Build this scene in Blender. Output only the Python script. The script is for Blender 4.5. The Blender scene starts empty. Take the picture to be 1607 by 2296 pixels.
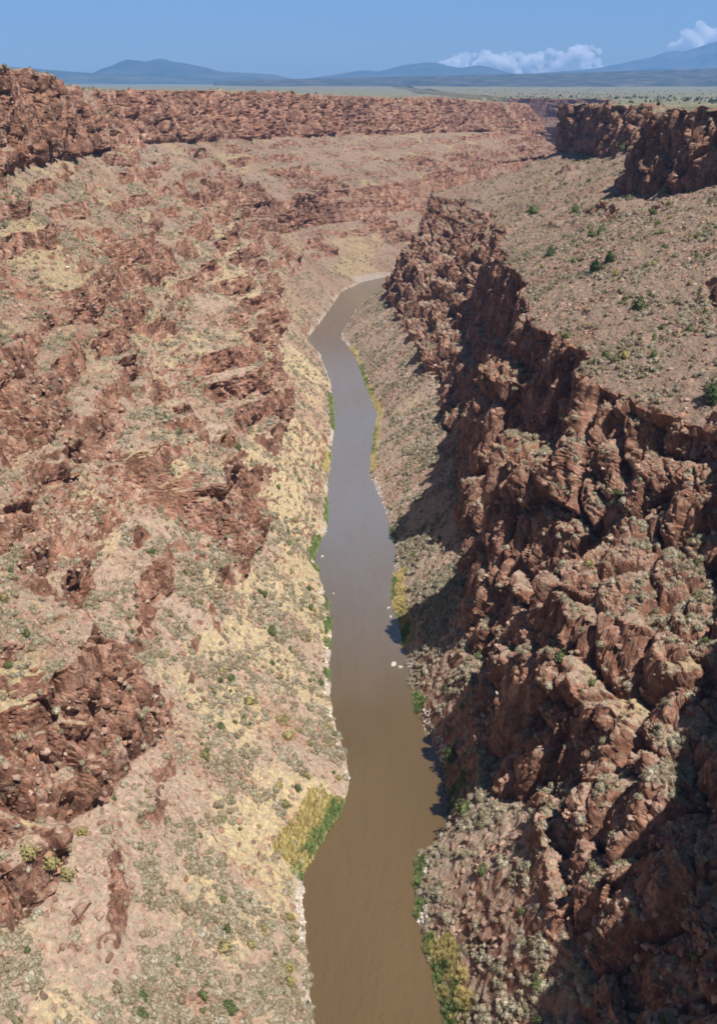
import bpy, math, random, time
import numpy as np
from mathutils import Vector
T0 = time.time()
C = bpy.context.scene
COL = C.collection
rng = np.random.default_rng(7)
random.seed(7)

# ------------------------------------------------------------------ camera
CAMZ = 172.0
F = 2232.0; CX = 803.5; CY = 1148.0          # photograph measured on a 1607 x 2296 grid
PITCH = math.radians(23.5)
cam = bpy.data.cameras.new('camera')
cam.sensor_fit = 'VERTICAL'; cam.sensor_height = 36; cam.lens = 36 * F / 2296
cam.clip_start = 1; cam.clip_end = 200000
cam_o = bpy.data.objects.new('camera', cam); COL.objects.link(cam_o)
cam_o.location = (0, 0, CAMZ); cam_o.rotation_euler = (math.pi / 2 - PITCH, 0, 0)
C.camera = cam_o

def raydir(px, py):
    a = (px - CX) / F; b = (py - CY) / F
    # forward + right*a - up*b
    fy, fz = math.cos(PITCH), -math.sin(PITCH)
    uy, uz = math.sin(PITCH), math.cos(PITCH)
    return (a, fy - b * uy, fz - b * uz)
def atz(px, py, z):
    d = raydir(px, py); t = (z - CAMZ) / d[2]
    return (d[1] * t, d[0] * t, z)           # (Y, x, z)
def aty(px, py, Y):
    d = raydir(px, py); t = Y / d[1]
    return (Y, d[0] * t, CAMZ + d[2] * t)

# ------------------------------------------------------------------ numpy noise
def _h(ix, iy, iz, seed):
    h = (ix.astype(np.uint32) * np.uint32(374761393)) ^ (iy.astype(np.uint32) * np.uint32(668265263)) ^ (iz.astype(np.uint32) * np.uint32(2147483647 ^ 0x5bd1e995)) 
    h = h + np.uint32((seed * 974634777 + 12345) & 0xffffffff)
    h ^= h >> np.uint32(15); h *= np.uint32(2246822519); h ^= h >> np.uint32(13); h *= np.uint32(3266489917); h ^= h >> np.uint32(16)
    return h
def noise3(x, y, z, seed=0):
    """gradient noise about -1..1"""
    x = np.asarray(x, np.float32); y = np.asarray(y, np.float32); z = np.asarray(z, np.float32)
    x, y, z = np.broadcast_arrays(x, y, z)
    xi = np.floor(x); yi = np.floor(y); zi = np.floor(z)
    fx = x - xi; fy = y - yi; fz = z - zi
    xi = xi.astype(np.int32); yi = yi.astype(np.int32); zi = zi.astype(np.int32)
    u = fx * fx * (3 - 2 * fx); v = fy * fy * (3 - 2 * fy); w = fz * fz * (3 - 2 * fz)
    out = 0
    for dx in (0, 1):
        wx = u if dx else 1 - u
        for dy in (0, 1):
            wxy = wx * (v if dy else 1 - v)
            for dz in (0, 1):
                h = _h(xi + dx, yi + dy, zi + dz, seed)
                gx = (h & np.uint32(1023)).astype(np.float32) / 511.5 - 1
                gy = ((h >> np.uint32(10)) & np.uint32(1023)).astype(np.float32) / 511.5 - 1
                gz = ((h >> np.uint32(20)) & np.uint32(1023)).astype(np.float32) / 511.5 - 1
                out = out + wxy * (w if dz else 1 - w) * (gx * (fx - dx) + gy * (fy - dy) + gz * (fz - dz))
    return out * 1.5
def fbm(x, y, z, oct=4, seed=0, gain=0.5):
    a = 1.0; s = 0; n = 0
    for i in range(oct):
        s = s + a * noise3(x, y, z, seed + i * 13); n += a; a *= gain
        x = x * 2.03 + 5.1; y = y * 2.03 + 1.7; z = z * 2.03 + 9.2
    return s / n * 1.6
def ridged(x, y, z, oct=3, seed=0):
    a = 1.0; s = 0; n = 0
    for i in range(oct):
        s = s + a * (1 - 2.2 * np.abs(noise3(x, y, z, seed + i * 17))); n += a; a *= 0.5
        x = x * 2.1 + 3.3; y = y * 2.1 + 7.7; z = z * 2.1 + 2.9
    return s / n
def worley(x, y, z, seed=0):
    """F1, F2 distance and a random value per cell"""
    x = np.asarray(x, np.float32); y = np.asarray(y, np.float32); z = np.asarray(z, np.float32)
    xi = np.floor(x).astype(np.int32); yi = np.floor(y).astype(np.int32); zi = np.floor(z).astype(np.int32)
    # only the 2x2x2 nearest cells
    sx = np.where(x - xi > .5, 0, -1); sy = np.where(y - yi > .5, 0, -1); sz = np.where(z - zi > .5, 0, -1)
    f1 = np.full(x.shape, 9, np.float32); f2 = f1.copy(); cid = np.zeros(x.shape, np.float32)
    for dx in (0, 1):
        for dy in (0, 1):
            for dz in (0, 1):
                cx = xi + sx + dx; cy = yi + sy + dy; cz = zi + sz + dz
                h = _h(cx, cy, cz, seed)
                px = cx + .15 + .7 * (h & np.uint32(1023)).astype(np.float32) / 1023
                py = cy + .15 + .7 * ((h >> np.uint32(10)) & np.uint32(1023)).astype(np.float32) / 1023
                pz = cz + .15 + .7 * ((h >> np.uint32(20)) & np.uint32(1023)).astype(np.float32) / 1023
                d = np.sqrt((x - px) ** 2 + (y - py) ** 2 + (z - pz) ** 2).astype(np.float32)
                r = ((h >> np.uint32(7)) & np.uint32(255)).astype(np.float32) / 255
                nf2 = np.minimum(f2, np.maximum(f1, d))
                m = d < f1
                cid = np.where(m, r, cid); f1 = np.where(m, d, f1); f2 = nf2
    return f1, f2, cid
def sstep(a, b, x):
    t = np.clip((x - a) / (b - a), 0, 1); return t * t * (3 - 2 * t)

# ------------------------------------------------------------------ feature lines of the gorge (Y, x, z), measured off the photo
def Z(z, *pts): return [atz(px, py, z) for px, py in pts]
L0 = [(-300, -30, 0), (-100, -22, 0), (60, -12, 0)] + Z(0, (705,2296),(690,2150),(680,2000),(678,1960),(715,1900),(770,1810),(786,1760),(775,1690),(745,1600),(738,1500),(745,1400),(725,1320),(703,1250),(735,1180),(735,1060),(750,960),(742,860),(715,790),(685,765),(735,700),(765,655),(815,632)) + \
     [(956, 28, 0), (975, 62, 0), (1000, 95, 0), (1100, 150, 0), (1200, 190, 0), (1400, 260, 0), (1600, 316, 0)]
R0 = [(-300, 0, 0), (-100, 10, 0), (60, 18, 0)] + Z(0, (1005,2296),(975,2180),(935,2060),(935,1930),(1005,1840),(1010,1790),(980,1690),(940,1610),(915,1500),(905,1420),(880,1350),(890,1230),(865,1150),(832,1070),(840,980),(850,930),(825,870),(800,800),(762,755),(800,690),(850,652)) + \
     [(912, 30, 0), (930, 55, 0), (960, 95, 0), (1000, 125, 0), (1100, 175, 0), (1200, 212, 0), (1400, 275, 0), (1600, 330, 0)]
L1 = [(-300, -66, 32), (60, -64, 34), atz(110,1900,35), atz(350,1650,28), atz(480,1400,24), atz(565,1230,20), atz(590,1060,24), atz(625,950,24), (560, -50, 26), (640, -56, 28), (720, -62, 28),
      (800, -60, 28), (900, -48, 25), (960, -12, 22), (1000, 30, 22), (1100, 100, 22), (1200, 150, 22), (1400, 240, 22), (1600, 310, 22)]
L2 = [(-300, -78, 56), (60, -76, 56), (150, -68, 60), (194, -56, 56), (240, -58, 46), (320, -46, 52), (380, -54, 46), (440, -45, 54), (560, -62, 48), (640, -68, 50), (800, -72, 50),
      (900, -62, 46), (960, -40, 44), (1000, -5, 44), (1100, 65, 44), (1200, 120, 44), (1400, 215, 44), (1600, 305, 44)]
L3 = [(-300, -98, 76), (100, -96, 76), (300, -94, 74), (550, -102, 74), (850, -105, 74), (1000, -40, 72), (1100, 30, 72), (1200, 90, 72), (1400, 195, 70), (1600, 298, 66)]
L4 = [(-300, -112, 100), (100, -110, 100), (300, -108, 98), (550, -120, 98), (850, -135, 98), (1000, -80, 94), (1100, -5, 92), (1200, 55, 90), (1400, 170, 86), (1600, 288, 80)]
L5 = [(-300, -168, 134), (100, -164, 134), (300, -162, 134), (550, -174, 132), (850, -195, 124), (1020, -125, 118), (1200, -5, 114), (1400, 130, 108), (1600, 274, 96)]
L6 = [(-300, -190, 166), (100, -188, 168), (300, -186, 172), (440, -188, 178), aty(-5,152,540), aty(45,165,575), aty(85,200,620), aty(150,205,720), aty(215,206,860), aty(420,202,1000), aty(560,206,1090), aty(700,213,1190), aty(840,218,1300), aty(960,219,1400), aty(1080,225,1500), aty(1162,236,1600)]
R1 = [(-300, 54, 26), (60, 46, 26), (116, 41, 26), (128, 42, 27), atz(1240,2080,27), atz(1205,1900,28), atz(1215,1810,24), atz(1080,1790,14), atz(1060,1600,18), atz(1045,1450,20), atz(1040,1250,20), atz(1030,1100,22), atz(1000,950,22), (520, 42, 24), (600, 34, 24),
      atz(900,730,22), atz(872,650,20), (850, 48, 22), (900, 78, 22), (950, 125, 22), (1000, 150, 22), (1100, 190, 22), (1200, 225, 22), (1400, 283, 22), (1600, 335, 22)]
R2 = [(-300, 62, 62), (60, 54, 54), (105, 53, 52), (125, 55, 52), (141, 55, 54), (168, 55, 54), (172, 52, 50), (182, 39, 44), (192, 44, 54), (203, 46, 62), (214, 48, 68), (231, 66, 66), (246, 60, 70), (259, 39, 76), (272, 39, 77), (286, 60, 70), (302, 68, 68), (322, 60, 70), (343, 40, 80), (357, 41, 78), (378, 62, 64), (400, 62, 56), (450, 54, 48), (520, 62, 46), (600, 56, 46),
      (655, 46, 48), (779, 33, 50), (850, 56, 54), (900, 86, 54), (950, 132, 54), (1000, 157, 54), (1100, 196, 54), (1200, 230, 54), (1400, 288, 50), (1600, 340, 46)]
R3 = [(-300, 70, 68), (60, 57, 60), (105, 58, 58), (120, 62, 58), (140, 70, 62), (165, 76, 66), (190, 84, 72), atz(1607,1290,70), atz(1450,1190,72), atz(1330,1110,74), atz(1225,1050,76), (300, 71, 78), (322, 64, 80), (345, 56, 80), (400, 66, 70), (520, 68, 58), (600, 66, 56),
      (655, 58, 56), (779, 38, 56), (850, 60, 58), (900, 91, 58), (950, 136, 58), (1000, 161, 58), (1100, 199, 58), (1200, 233, 58), (1400, 290, 54), (1600, 343, 48)]
R4 = [(-300, 66, 96), (60, 61, 96), (100, 62, 96), (116, 66, 94), (138, 77, 94), (165, 87, 94), (190, 93, 95), atz(1607,975,95), atz(1450,910,95), atz(1330,860,95), atz(1240,790,95), atz(1200,740,95), atz(1180,640,94), (500, 74, 92), atz(1115,490,90), atz(1040,455,88), atz(960,432,88),
      (850, 78, 86), (900, 104, 86), (950, 144, 86), (1000, 172, 86), (1100, 206, 84), (1200, 240, 82), (1400, 297, 78), (1600, 350, 70)]
R5 = [(-300, 178, 142), (60, 176, 142), (300, 180, 144), (380, 182, 144), (410, 172, 138), (440, 160, 132), (480, 152, 124), atz(1450,440,119), atz(1405,430,118), (575, 156, 120), (610, 172, 128), (680, 182, 128), (760, 180, 120), atz(1310,345,114), atz(1243,340,114), (960, 204, 112), (1000, 222, 110), (1100, 240, 108), (1200, 262, 106), (1400, 315, 98), (1600, 368, 92)]
R6 = [(-300, 205, 160), (60, 200, 162), (300, 200, 162), (380, 198, 161), (410, 184, 160), (440, 171, 159), (480, 162, 159), aty(1462,254,545), (575, 166, 157), (610, 186, 157), (680, 198, 156), (770, 196, 155), aty(1310,236,860), aty(1250,236,900), (945, 192, 151), (970, 222, 151), (1000, 240, 150), (1100, 262, 148), (1200, 285, 146), (1400, 334, 142), (1600, 386, 138)]

def ystations():
    ys = list(np.linspace(-300, 40, 60)[:-1])
    y = 40.0
    while y < 27000:
        ys.append(y)
        if y < 1700: y += max(0.30, 0.0021 * y)
        elif y < 3300: y += 9
        elif y > 26000: break
        else: y *= 1.03
    return np.array(ys)
YS = ystations(); NY = len(YS)
def line(pts, smooth=0.018, side='L'):
    p = np.array(sorted(pts)); 
    far_dx = 0 * YS if side == 'L' else np.interp(YS, [1600, 2300, 2450, 2560, 2680], [0, 160, 190, 90, 0])
    Yf = np.linspace(-300, 1700, 4001)
    out = []
    for c in (1, 2):
        v = np.interp(Yf, p[:, 0], p[:, c])
        # smoothing with a window growing with distance
        cs = np.concatenate([[0], np.cumsum((v[1:] + v[:-1]) / 2 * np.diff(Yf))])
        h = np.clip(smooth * np.abs(Yf), 1.2 if smooth < .01 else 2, 25)
        def I(q): return np.interp(q, Yf, cs)
        lo = np.clip(Yf - h, Yf[0], Yf[-1]); hi = np.clip(Yf + h, Yf[0], Yf[-1])
        v = (I(hi) - I(lo)) / (hi - lo)
        out.append(np.interp(YS, Yf, v))
    out[0] = out[0] + far_dx
    return out
def rib(seed, scale, amp):
    """spurs and bays running down the wall, coarser with a few octaves"""
    return amp * (0.75 * ridged(YS / scale, 0 * YS + .5, 0 * YS + seed * .37, 3, seed) - .1)
plat_z = np.interp(YS, [0, 1600, 2500, 4000, 12000, 40000], [0, 0, -8, -14, -30, -60])
names = ['L6','L5','L4','L3','L2','L1','L0','R0','R1','R2','R3','R4','R5','R6']
lines = {n: line(globals()[n], side=n[0]) for n in names}
lines['L0'] = line(L0, .003); lines['R0'] = line(R0, .003, 'R')
# spurs: side sign -> + means towards the river
for n, sg, amp, sc, sd in (('L1',1,4,42,1),('L2',1,6,42,1),('L3',1,10,70,2),('L4',1,11,70,2),('L5',1,9,90,3),('L6',1,15,75,3),
                       ('R1',-1,1.5,36,4),('R2',-1,2.5,26,4),('R3',-1,3.5,30,4),('R4',-1,5,36,4),('R5',-1,8,50,6),('R6',-1,11,50,6)):
    k = np.clip(YS / 250, .35, 1.6) * (YS > -1000)
    lines[n][0] = lines[n][0] + sg * k * rib(sd, sc, amp)
# bands of cliff that die out into scree here and there
def strength(seed, sc, bias, noses=()):
    v = sstep(-.25, .3, fbm(YS / sc, 0 * YS + 3.3, 0 * YS, 3, seed) + bias)
    for yn, wd in noses: v = np.maximum(v, np.exp(-((YS - yn) / wd) ** 2))
    return v
STR = {'L2': strength(201, 38, -.02, ((151, 14), (194, 12), (320, 22), (440, 26))), 'L4': strength(202, 60, .05), 'L6': strength(203, 70, .3),
       'R2': np.maximum(strength(204, 50, .3), sstep(400, 300, YS)), 'R6': np.maximum(strength(206, 60, .3), np.exp(-((YS - 500) / 80) ** 4)) * (1 - .7 * sstep(410, 360, YS))}
for b, t in (('L1', 'L2'), ('L3', 'L4'), ('L5', 'L6')):
    hh = lines[t][1] - lines[b][1]
    if t == 'L6': lines[b][0] = lines[b][0] + (1 - STR[t]) * .7 * hh
    else: lines[t][0] = lines[t][0] - (1 - STR[t]) * .85 * hh
def box(v, h):
    cs = np.concatenate([[0], np.cumsum((v[1:] + v[:-1]) / 2 * np.diff(YS))])
    lo = np.clip(YS - h, YS[0], YS[-1]); hi = np.clip(YS + h, YS[0], YS[-1])
    return (np.interp(hi, YS, cs) - np.interp(lo, YS, cs)) / (hi - lo)
for n in ('L2', 'L3', 'L4', 'L5'): lines[n][0] = box(lines[n][0], np.clip(np.abs(YS) * .022, 4, 25))
# close the gorge far away
cl = sstep(2650, 2760, YS)
L6z = lines['L6'][1] + plat_z; R6z = lines['R6'][1] + plat_z
for n in names:
    top = L6z if n[0] == 'L' else R6z
    base = lines[n][1] + (plat_z if n in ('L6', 'R6') else plat_z * .4)
    lines[n][1] = base * (1 - cl) + (.5 * L6z + .5 * R6z) * cl
# keep order in x
for side, seq in (('L', ['L0','L1','L2','L3','L4','L5','L6']), ('R', ['R0','R1','R2','R3','R4','R5','R6'])):
    for a, b in zip(seq[:-1], seq[1:]):
        if side == 'L': lines[b][0] = np.minimum(lines[b][0], lines[a][0] - 2.0)
        else: lines[b][0] = np.maximum(lines[b][0], lines[a][0] + 2.0)

SEGS = [('L6','L5',110),('L5','L4',150),('L4','L3',90),('L3','L2',150),('L2','L1',80),('L1','L0',130),('L0','R0',8),('R0','R1',110),('R1','R2',110),('R2','R3',60),('R3','R4',120),('R4','R5',170),('R5','R6',100)]
cols_x = []; cols_z = []; cliffs = []; segid = []
# plateau, left of L6
tl = np.concatenate([np.geomspace(13500, 3, 66)])
for d in tl:
    cols_x.append(lines['L6'][0] - d)
    far = sstep(300, 9000, d)
    cols_z.append(lines['L6'][1] * (1 - far) + far * (150 + plat_z * .4) + 2 * sstep(0, 150, d)); cliffs.append(0 * YS); segid.append(0)
CLIFF = {('L6','L5'):.95, ('L5','L4'):.25, ('L4','L3'):.9, ('L3','L2'):.4, ('L2','L1'):.85, ('L1','L0'):.0, ('L0','R0'):0, ('R0','R1'):0, ('R1','R2'):1, ('R2','R3'):.6, ('R3','R4'):1, ('R4','R5'):.12, ('R5','R6'):1}
for si, (a, b, n) in enumerate(SEGS):
    for i in range(n):
        t = i / n
        x = lines[a][0] * (1 - t) + lines[b][0] * t; z = lines[a][1] * (1 - t) + lines[b][1] * t
        if (a, b) == ('L0', 'R0'):
            z = z - 1.2 * math.sin(math.pi * t)
        cols_x.append(x); cols_z.append(z)
        c = CLIFF[(a, b)]
        for q in (a, b):
            if q in STR and CLIFF[(a, b)] > .8: c = c * (.25 + .75 * STR[q])
        w = min(1, min(t, 1 - t) * 12 + .4)
        cliffs.append(0 * YS + c * w); segid.append(si + 1)
for d in tl[::-1] - 3:
    cols_x.append(lines['R6'][0] + d)
    far = sstep(300, 9000, d)
    cols_z.append(lines['R6'][1] * (1 - far) + far * (118 + plat_z * .5)); cliffs.append(0 * YS); segid.append(20)
X = np.array(cols_x, np.float32).T.copy(); Zz = np.array(cols_z, np.float32).T.copy(); K = np.array(cliffs, np.float32).T.copy()
Yg = np.repeat(YS.astype(np.float32)[:, None], X.shape[1], 1)
SID = np.array(segid)[None, :] + np.zeros_like(X, np.int32)
NX = X.shape[1]
print('grid', NY, NX, NY * NX, round(time.time() - T0, 1))

def normals(X, Y, Zc):
    gx = np.gradient(X, axis=1); gy = np.gradient(Y, axis=1); gz = np.gradient(Zc, axis=1)
    hx = np.gradient(X, axis=0); hy = np.gradient(Y, axis=0); hz = np.gradient(Zc, axis=0)
    nx = gy * hz - gz * hy; ny = gz * hx - gx * hz; nz = gx * hy - gy * hx
    l = np.sqrt(nx * nx + ny * ny + nz * nz) + 1e-9
    return nx / l, ny / l, nz / l
def blur(a, k0, k1):
    for ax, k in ((0, k0), (1, k1)):
        if k < 1: continue
        pad = [(0, 0), (0, 0)]; pad[ax] = (k + 1, k)
        c = np.cumsum(np.pad(a, pad, mode='edge').astype(np.float64), axis=ax)
        n = a.shape[ax]
        if ax == 0: a = (c[2 * k + 1:2 * k + 1 + n] - c[:n]) / (2 * k + 1)
        else: a = (c[:, 2 * k + 1:2 * k + 1 + n] - c[:, :n]) / (2 * k + 1)
    return a.astype(np.float32)

isl = (SID >= 1) & (SID <= 6); isr = (SID >= 8) & (SID <= 13); wall = isl | isr
Xb = X.copy(); Zb = Zz.copy(); K = blur(K, 0, 6)
# distance above water keeps the banks calm
open_ = (1 - cl)[:, None].astype(np.float32)
calm = sstep(0.5, 9, Zb) * wall * open_
K = K * open_
nearrim = 1 - sstep(1500, 2200, Yg)
plateau = ~wall & ((SID == 0) | (SID == 20))
# domain warp
wx = fbm(X / 60, Yg / 60, Zz / 60, 3, 3); wy = fbm(X / 60, Yg / 60, Zz / 60, 3, 33)
xw = X + 14 * wx; yw = Yg + 14 * wy
# 1. gullies and spurs, towards the river
riv = np.where(SID <= 6, 1, -1).astype(np.float32)
fall = riv * .45
gy1 = ridged(yw / 30 + .0, (xw * .30) / 30, Zz / 90, 3, 11)
gy2 = ridged(yw / 11, (xw * .35) / 11, Zz / 40, 3, 12)
sl_amp = (1.8 + 4.5 * K) * calm * np.clip(Yg / 300, .6, 2) * np.where(isr, .6, 1)
X = X + riv * sl_amp * (gy1 - np.where(isr, .5, .2)) + riv * (.4 + 2.0 * K) * calm * (gy2 - np.where(isr, .3, 0))
# 2. ledges in patches
patch = sstep(-.05, .3, fbm(xw / 34, yw / 34, Zz / 26, 4, 21) + np.where(isl, .06 + .16 * sstep(45, 75, Zb) * sstep(136, 110, Zb) + .1 * sstep(700, 1000, Yg), -.08) + .5 * (K - .3))
patch = patch * (1 - .5 * sstep(800, 1100, Yg)) * calm * np.clip(1.1 - .35 * np.abs(np.gradient(blur(X, 6, 0), axis=0) / np.gradient(YS)[:, None]), .2, 1) * np.where((SID == 6) | (SID == 8), sstep(14, 30, Zz) * .7, 1) * np.where(SID == 12, .55, 1) * np.where((SID == 2) & (Yg < 900), .6, 1)
hgt = 11.0
q = (Zz + 3.5 * fbm(X / 45, Yg / 45, Zz / 45, 2, 41)) / hgt
fr = q - np.floor(q)
st = sstep(.0, .36, fr)
Zn = Zz + hgt * (st - fr) * .85 * patch * np.where(K > .7, .5, 1)
q2 = (Zz + 1.3 * fbm(X / 14, Yg / 14, Zz / 20, 2, 43)) / 4.0
f2_ = q2 - np.floor(q2)
Zn = Zn + 4.0 * (sstep(0, .4, f2_) - f2_) * .25 * patch * sstep(900, 400, Yg) * (1 - .85 * sstep(.3, .8, K))
riser = np.clip(patch * (sstep(.40, .28, fr) * 1.0), 0, 1)
rock = np.clip(np.maximum(K, riser), 0, 1) * wall
Zz = Zn
# 3. relief along the normal
nx, ny, nz = normals(blur(X, 9, 9), Yg, blur(Zz, 9, 9))
flip = np.where(nz < -.3, 1, 1)
zt = Zz * .55
b1, b2, bid = worley(X / 5.0 + wx, Yg / 5.0, zt / 9, 51)
rockm = sstep(.2, .75, rock)
d = rockm * ((bid - .5) * 2.4 - 1.0 * sstep(.20, .0, b2 - b1))
B1, B2, BID = worley(X / 14 + 1.2 * wx, Yg / 14, zt / 13, 53)
d = d + rockm * np.where(isr, 1, .6) * ((BID - .5) * 5.4 - np.where(isr & (SID < 12), 1.6, 0) + 1.5 * sstep(.75, .2, B1) - 3.2 * sstep(.16, 0, B2 - B1))
del B1, B2, BID
d = d + sstep(.3, .8, K) * sstep(350, 700, Yg) * calm * 5.0 * (ridged(X / 26, Yg / 26, Zz / 200, 2, 55) - .2)
c1, c2, cid = worley(X / 2.0 + 9, Yg / 2.0, zt / 3.2, 52)
near = 1 - sstep(700, 1300, Yg)
d = d + (.12 + .88 * rockm) * calm * near * ((cid - .5) * np.where(isr, .5, .8) - .35 * sstep(.22, 0, c2 - c1))
d = d + (.45 + np.where(isr, .6, .9) * rockm) * calm * fbm(X / 12, Yg / 12, zt / 13, 4, 61)
d = d + (.12 + .25 * rockm) * np.maximum(calm, .15 * wall) * fbm(X / 1.6, Yg / 1.6, Zz / 1.6, 2, 66)
# benches: rough ground with low outcrops
bench = ((SID == 12) | (SID == 2) | (SID == 6) | (SID == 8)) * calm
d = d + bench * .5 * fbm(X / 3.2, Yg / 3.2, Zz / 3.2, 2, 67)
d = d * np.where(wall, 1, 0)
X = X + d * nx; Y = Yg + d * ny; Zz = Zz + d * nz
rimz = np.where(SID <= 6, lines['L6'][1][:, None], lines['R6'][1][:, None]).astype(np.float32)
lid = rimz + .6 + 3.2 * fbm(X / 16, Y / 16, 0 * X, 3, 70)
Zz = np.where(wall & (Zz > lid), lid + .12 * (Zz - lid), Zz)
# plateau relief
pl = plateau.astype(np.float32)
Zz = Zz + pl * (1.2 * fbm(X / 60, Y / 60, 0 * X, 3, 71) + .4 * fbm(X / 9, Y / 9, 0 * X, 2, 72)) * (1 - sstep(3000, 6000, Y))
# far undulation
Zz = Zz + pl * sstep(1500, 4000, np.hypot(X, Y)) * 10 * fbm(X / 1500, Y / 1500, 0 * X, 3, 73)
# banks: a little wobble of the waterline
bank = sstep(6, 0, Zb) * ((SID == 6) | (SID == 8))
X = X + bank * 1.0 * fbm(Y / 6, 0 * X, 0 * X + riv, 3, 81)
nx, ny, nz = normals(X, Y, Zz)
sl = blur(nz, 1, 1)
steep = sstep(.72, .5, sl) * wall
rk = np.clip(.75 * steep + np.where(isr, .38, .55) * rockm * sstep(.9, .6, sl), 0, 1)
print('displaced', round(time.time() - T0, 1))

# colour masks ---------------------------------------------------------
big = fbm(Xb / 40, Yg / 40, Zb / 40, 3, 91)
yel = sstep(.0, .5, big + .5 * fbm(Xb / 9, Yg / 9, Zb / 9, 3, 92) + np.where(isl, .10, -.45) + .15 * sstep(60, 10, Zb) * sstep(140, 200, Yg) - .30 * sstep(400, 900, Yg) - .25 * sstep(170, 140, Yg))
scree = sstep(.15, .5, fbm(Xb / 30 + riv * Zb / 60, Yg / 18, Zb / 60, 3, 95) + .08)
def bank_width(tab):
    w = np.zeros_like(YS)
    for p0, p1, wd in tab:
        ya, yb = atz(800, p1, 0)[0], atz(800, p0, 0)[0]
        w = np.maximum(w, wd * sstep(0, 1, np.minimum(YS - ya, yb - YS) / 2 + .5))
    return w
gl = bank_width([(885,965,2.2),(1005,1035,1.0),(1125,1175,1.4),(1210,1285,2.4),(1340,1368,1.2),(1390,1460,2.2),(1508,1540,1.6),(1800,1975,3.0)])
gr_ = bank_width([(820,890,1.2),(960,1020,.9),(1185,1215,.9),(1300,1345,1.3),(1370,1445,2.2),(1560,1600,1.4),(1788,1826,3.4),(1930,1990,1.4),(2010,2060,1.6),(2110,2150,1.6),(2170,2330,2.6)])
yl = bank_width([(1802,1955,8.5),(1020,1060,2.5)]); yr = bank_width([(780,900,1.0),(900,1060,1.5),(1290,1450,3.4),(2130,2330,4.6)])
distL = (lines['L0'][0][:, None] - Xb); distR = (Xb - lines['R0'][0][:, None])
def strip(w_l, w_r, soft=.8):
    e = 1.0 * fbm(Yg / 5, Xb / 5, 0 * X, 2, 98)
    return np.where(SID == 6, sstep(-soft / 2, soft / 2, w_l[:, None] + e * sstep(0, 1, w_l[:, None]) - distL) * (w_l[:, None] > .2), 0) + \
           np.where(SID == 8, sstep(-soft / 2, soft / 2, w_r[:, None] + e * sstep(0, 1, w_r[:, None]) - distR) * (w_r[:, None] > .2), 0)
greenb = strip(gl, gr_) * sstep(-.5, .05, fbm(Yg / 7, Xb / 4, 0 * X, 3, 105)); yellowb = strip(yl, yr) * (1 - greenb)
beach = np.where(SID == 6, sstep(2.6, 1.2, distL + .8 * fbm(Yg / 4, riv, 0 * X, 2, 99)), 0) + np.where(SID == 8, sstep(2.6, 1.2, distR + .8 * fbm(Yg / 4, riv, 0 * X, 2, 99)), 0)
beach = np.maximum(beach * sstep(-.35, .25, fbm(Yg / 18, riv * 3, 0 * X, 3, 100)), (SID == 6) * sstep(9, 6, distL) * sstep(918, 926, Yg) * sstep(985, 970, Yg)) * (1 - greenb) * np.maximum(Yg > 900, sstep(-.35, .25, fbm(Yg / 18, riv * 3, 0 * X, 3, 100)))

me = bpy.data.meshes.new('gorge')
nv = NY * NX
co = np.stack([X, Y, Zz], -1).reshape(-1, 3).astype(np.float32)
me.vertices.add(nv); me.vertices.foreach_set('co', co.ravel())
idx = np.arange(nv, dtype=np.int32).reshape(NY, NX)
a_ = idx[:-1, :-1].ravel(); b_ = idx[:-1, 1:].ravel(); c_ = idx[1:, 1:].ravel(); d_ = idx[1:, :-1].ravel()
quads = np.stack([a_, b_, c_, d_], -1)
me.loops.add(quads.size); me.loops.foreach_set('vertex_index', quads.ravel())
me.polygons.add(len(quads)); me.polygons.foreach_set('loop_start', np.arange(0, quads.size, 4, dtype=np.int32))
me.polygons.foreach_set('loop_total', np.full(len(quads), 4, np.int32))
me.update(calc_edges=True)
me.polygons.foreach_set('use_smooth', np.zeros(len(quads), bool))
def attr(name, arrs):
    at = me.color_attributes.new(name, 'FLOAT_COLOR', 'POINT')
    v = np.ones((nv, 4), np.float32)
    for i, a in enumerate(arrs): v[:, i] = a.ravel()
    at.data.foreach_set('color', v.ravel())
platm = np.maximum(plateau.astype(np.float32), sstep(.2, .6, 1 - open_) * np.ones_like(X))
attr('masks', [rk * (1 - platm), yel * (1 - .9 * platm), scree * wall * (1 - platm)])
attr('zones', [greenb, platm, yellowb])
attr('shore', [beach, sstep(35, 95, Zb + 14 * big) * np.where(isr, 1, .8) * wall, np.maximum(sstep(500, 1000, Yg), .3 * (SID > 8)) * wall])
gorge = bpy.data.objects.new('canyon_terrain', me); COL.objects.link(gorge)
gorge['kind'] = 'structure'
print('mesh', round(time.time() - T0, 1))

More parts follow.
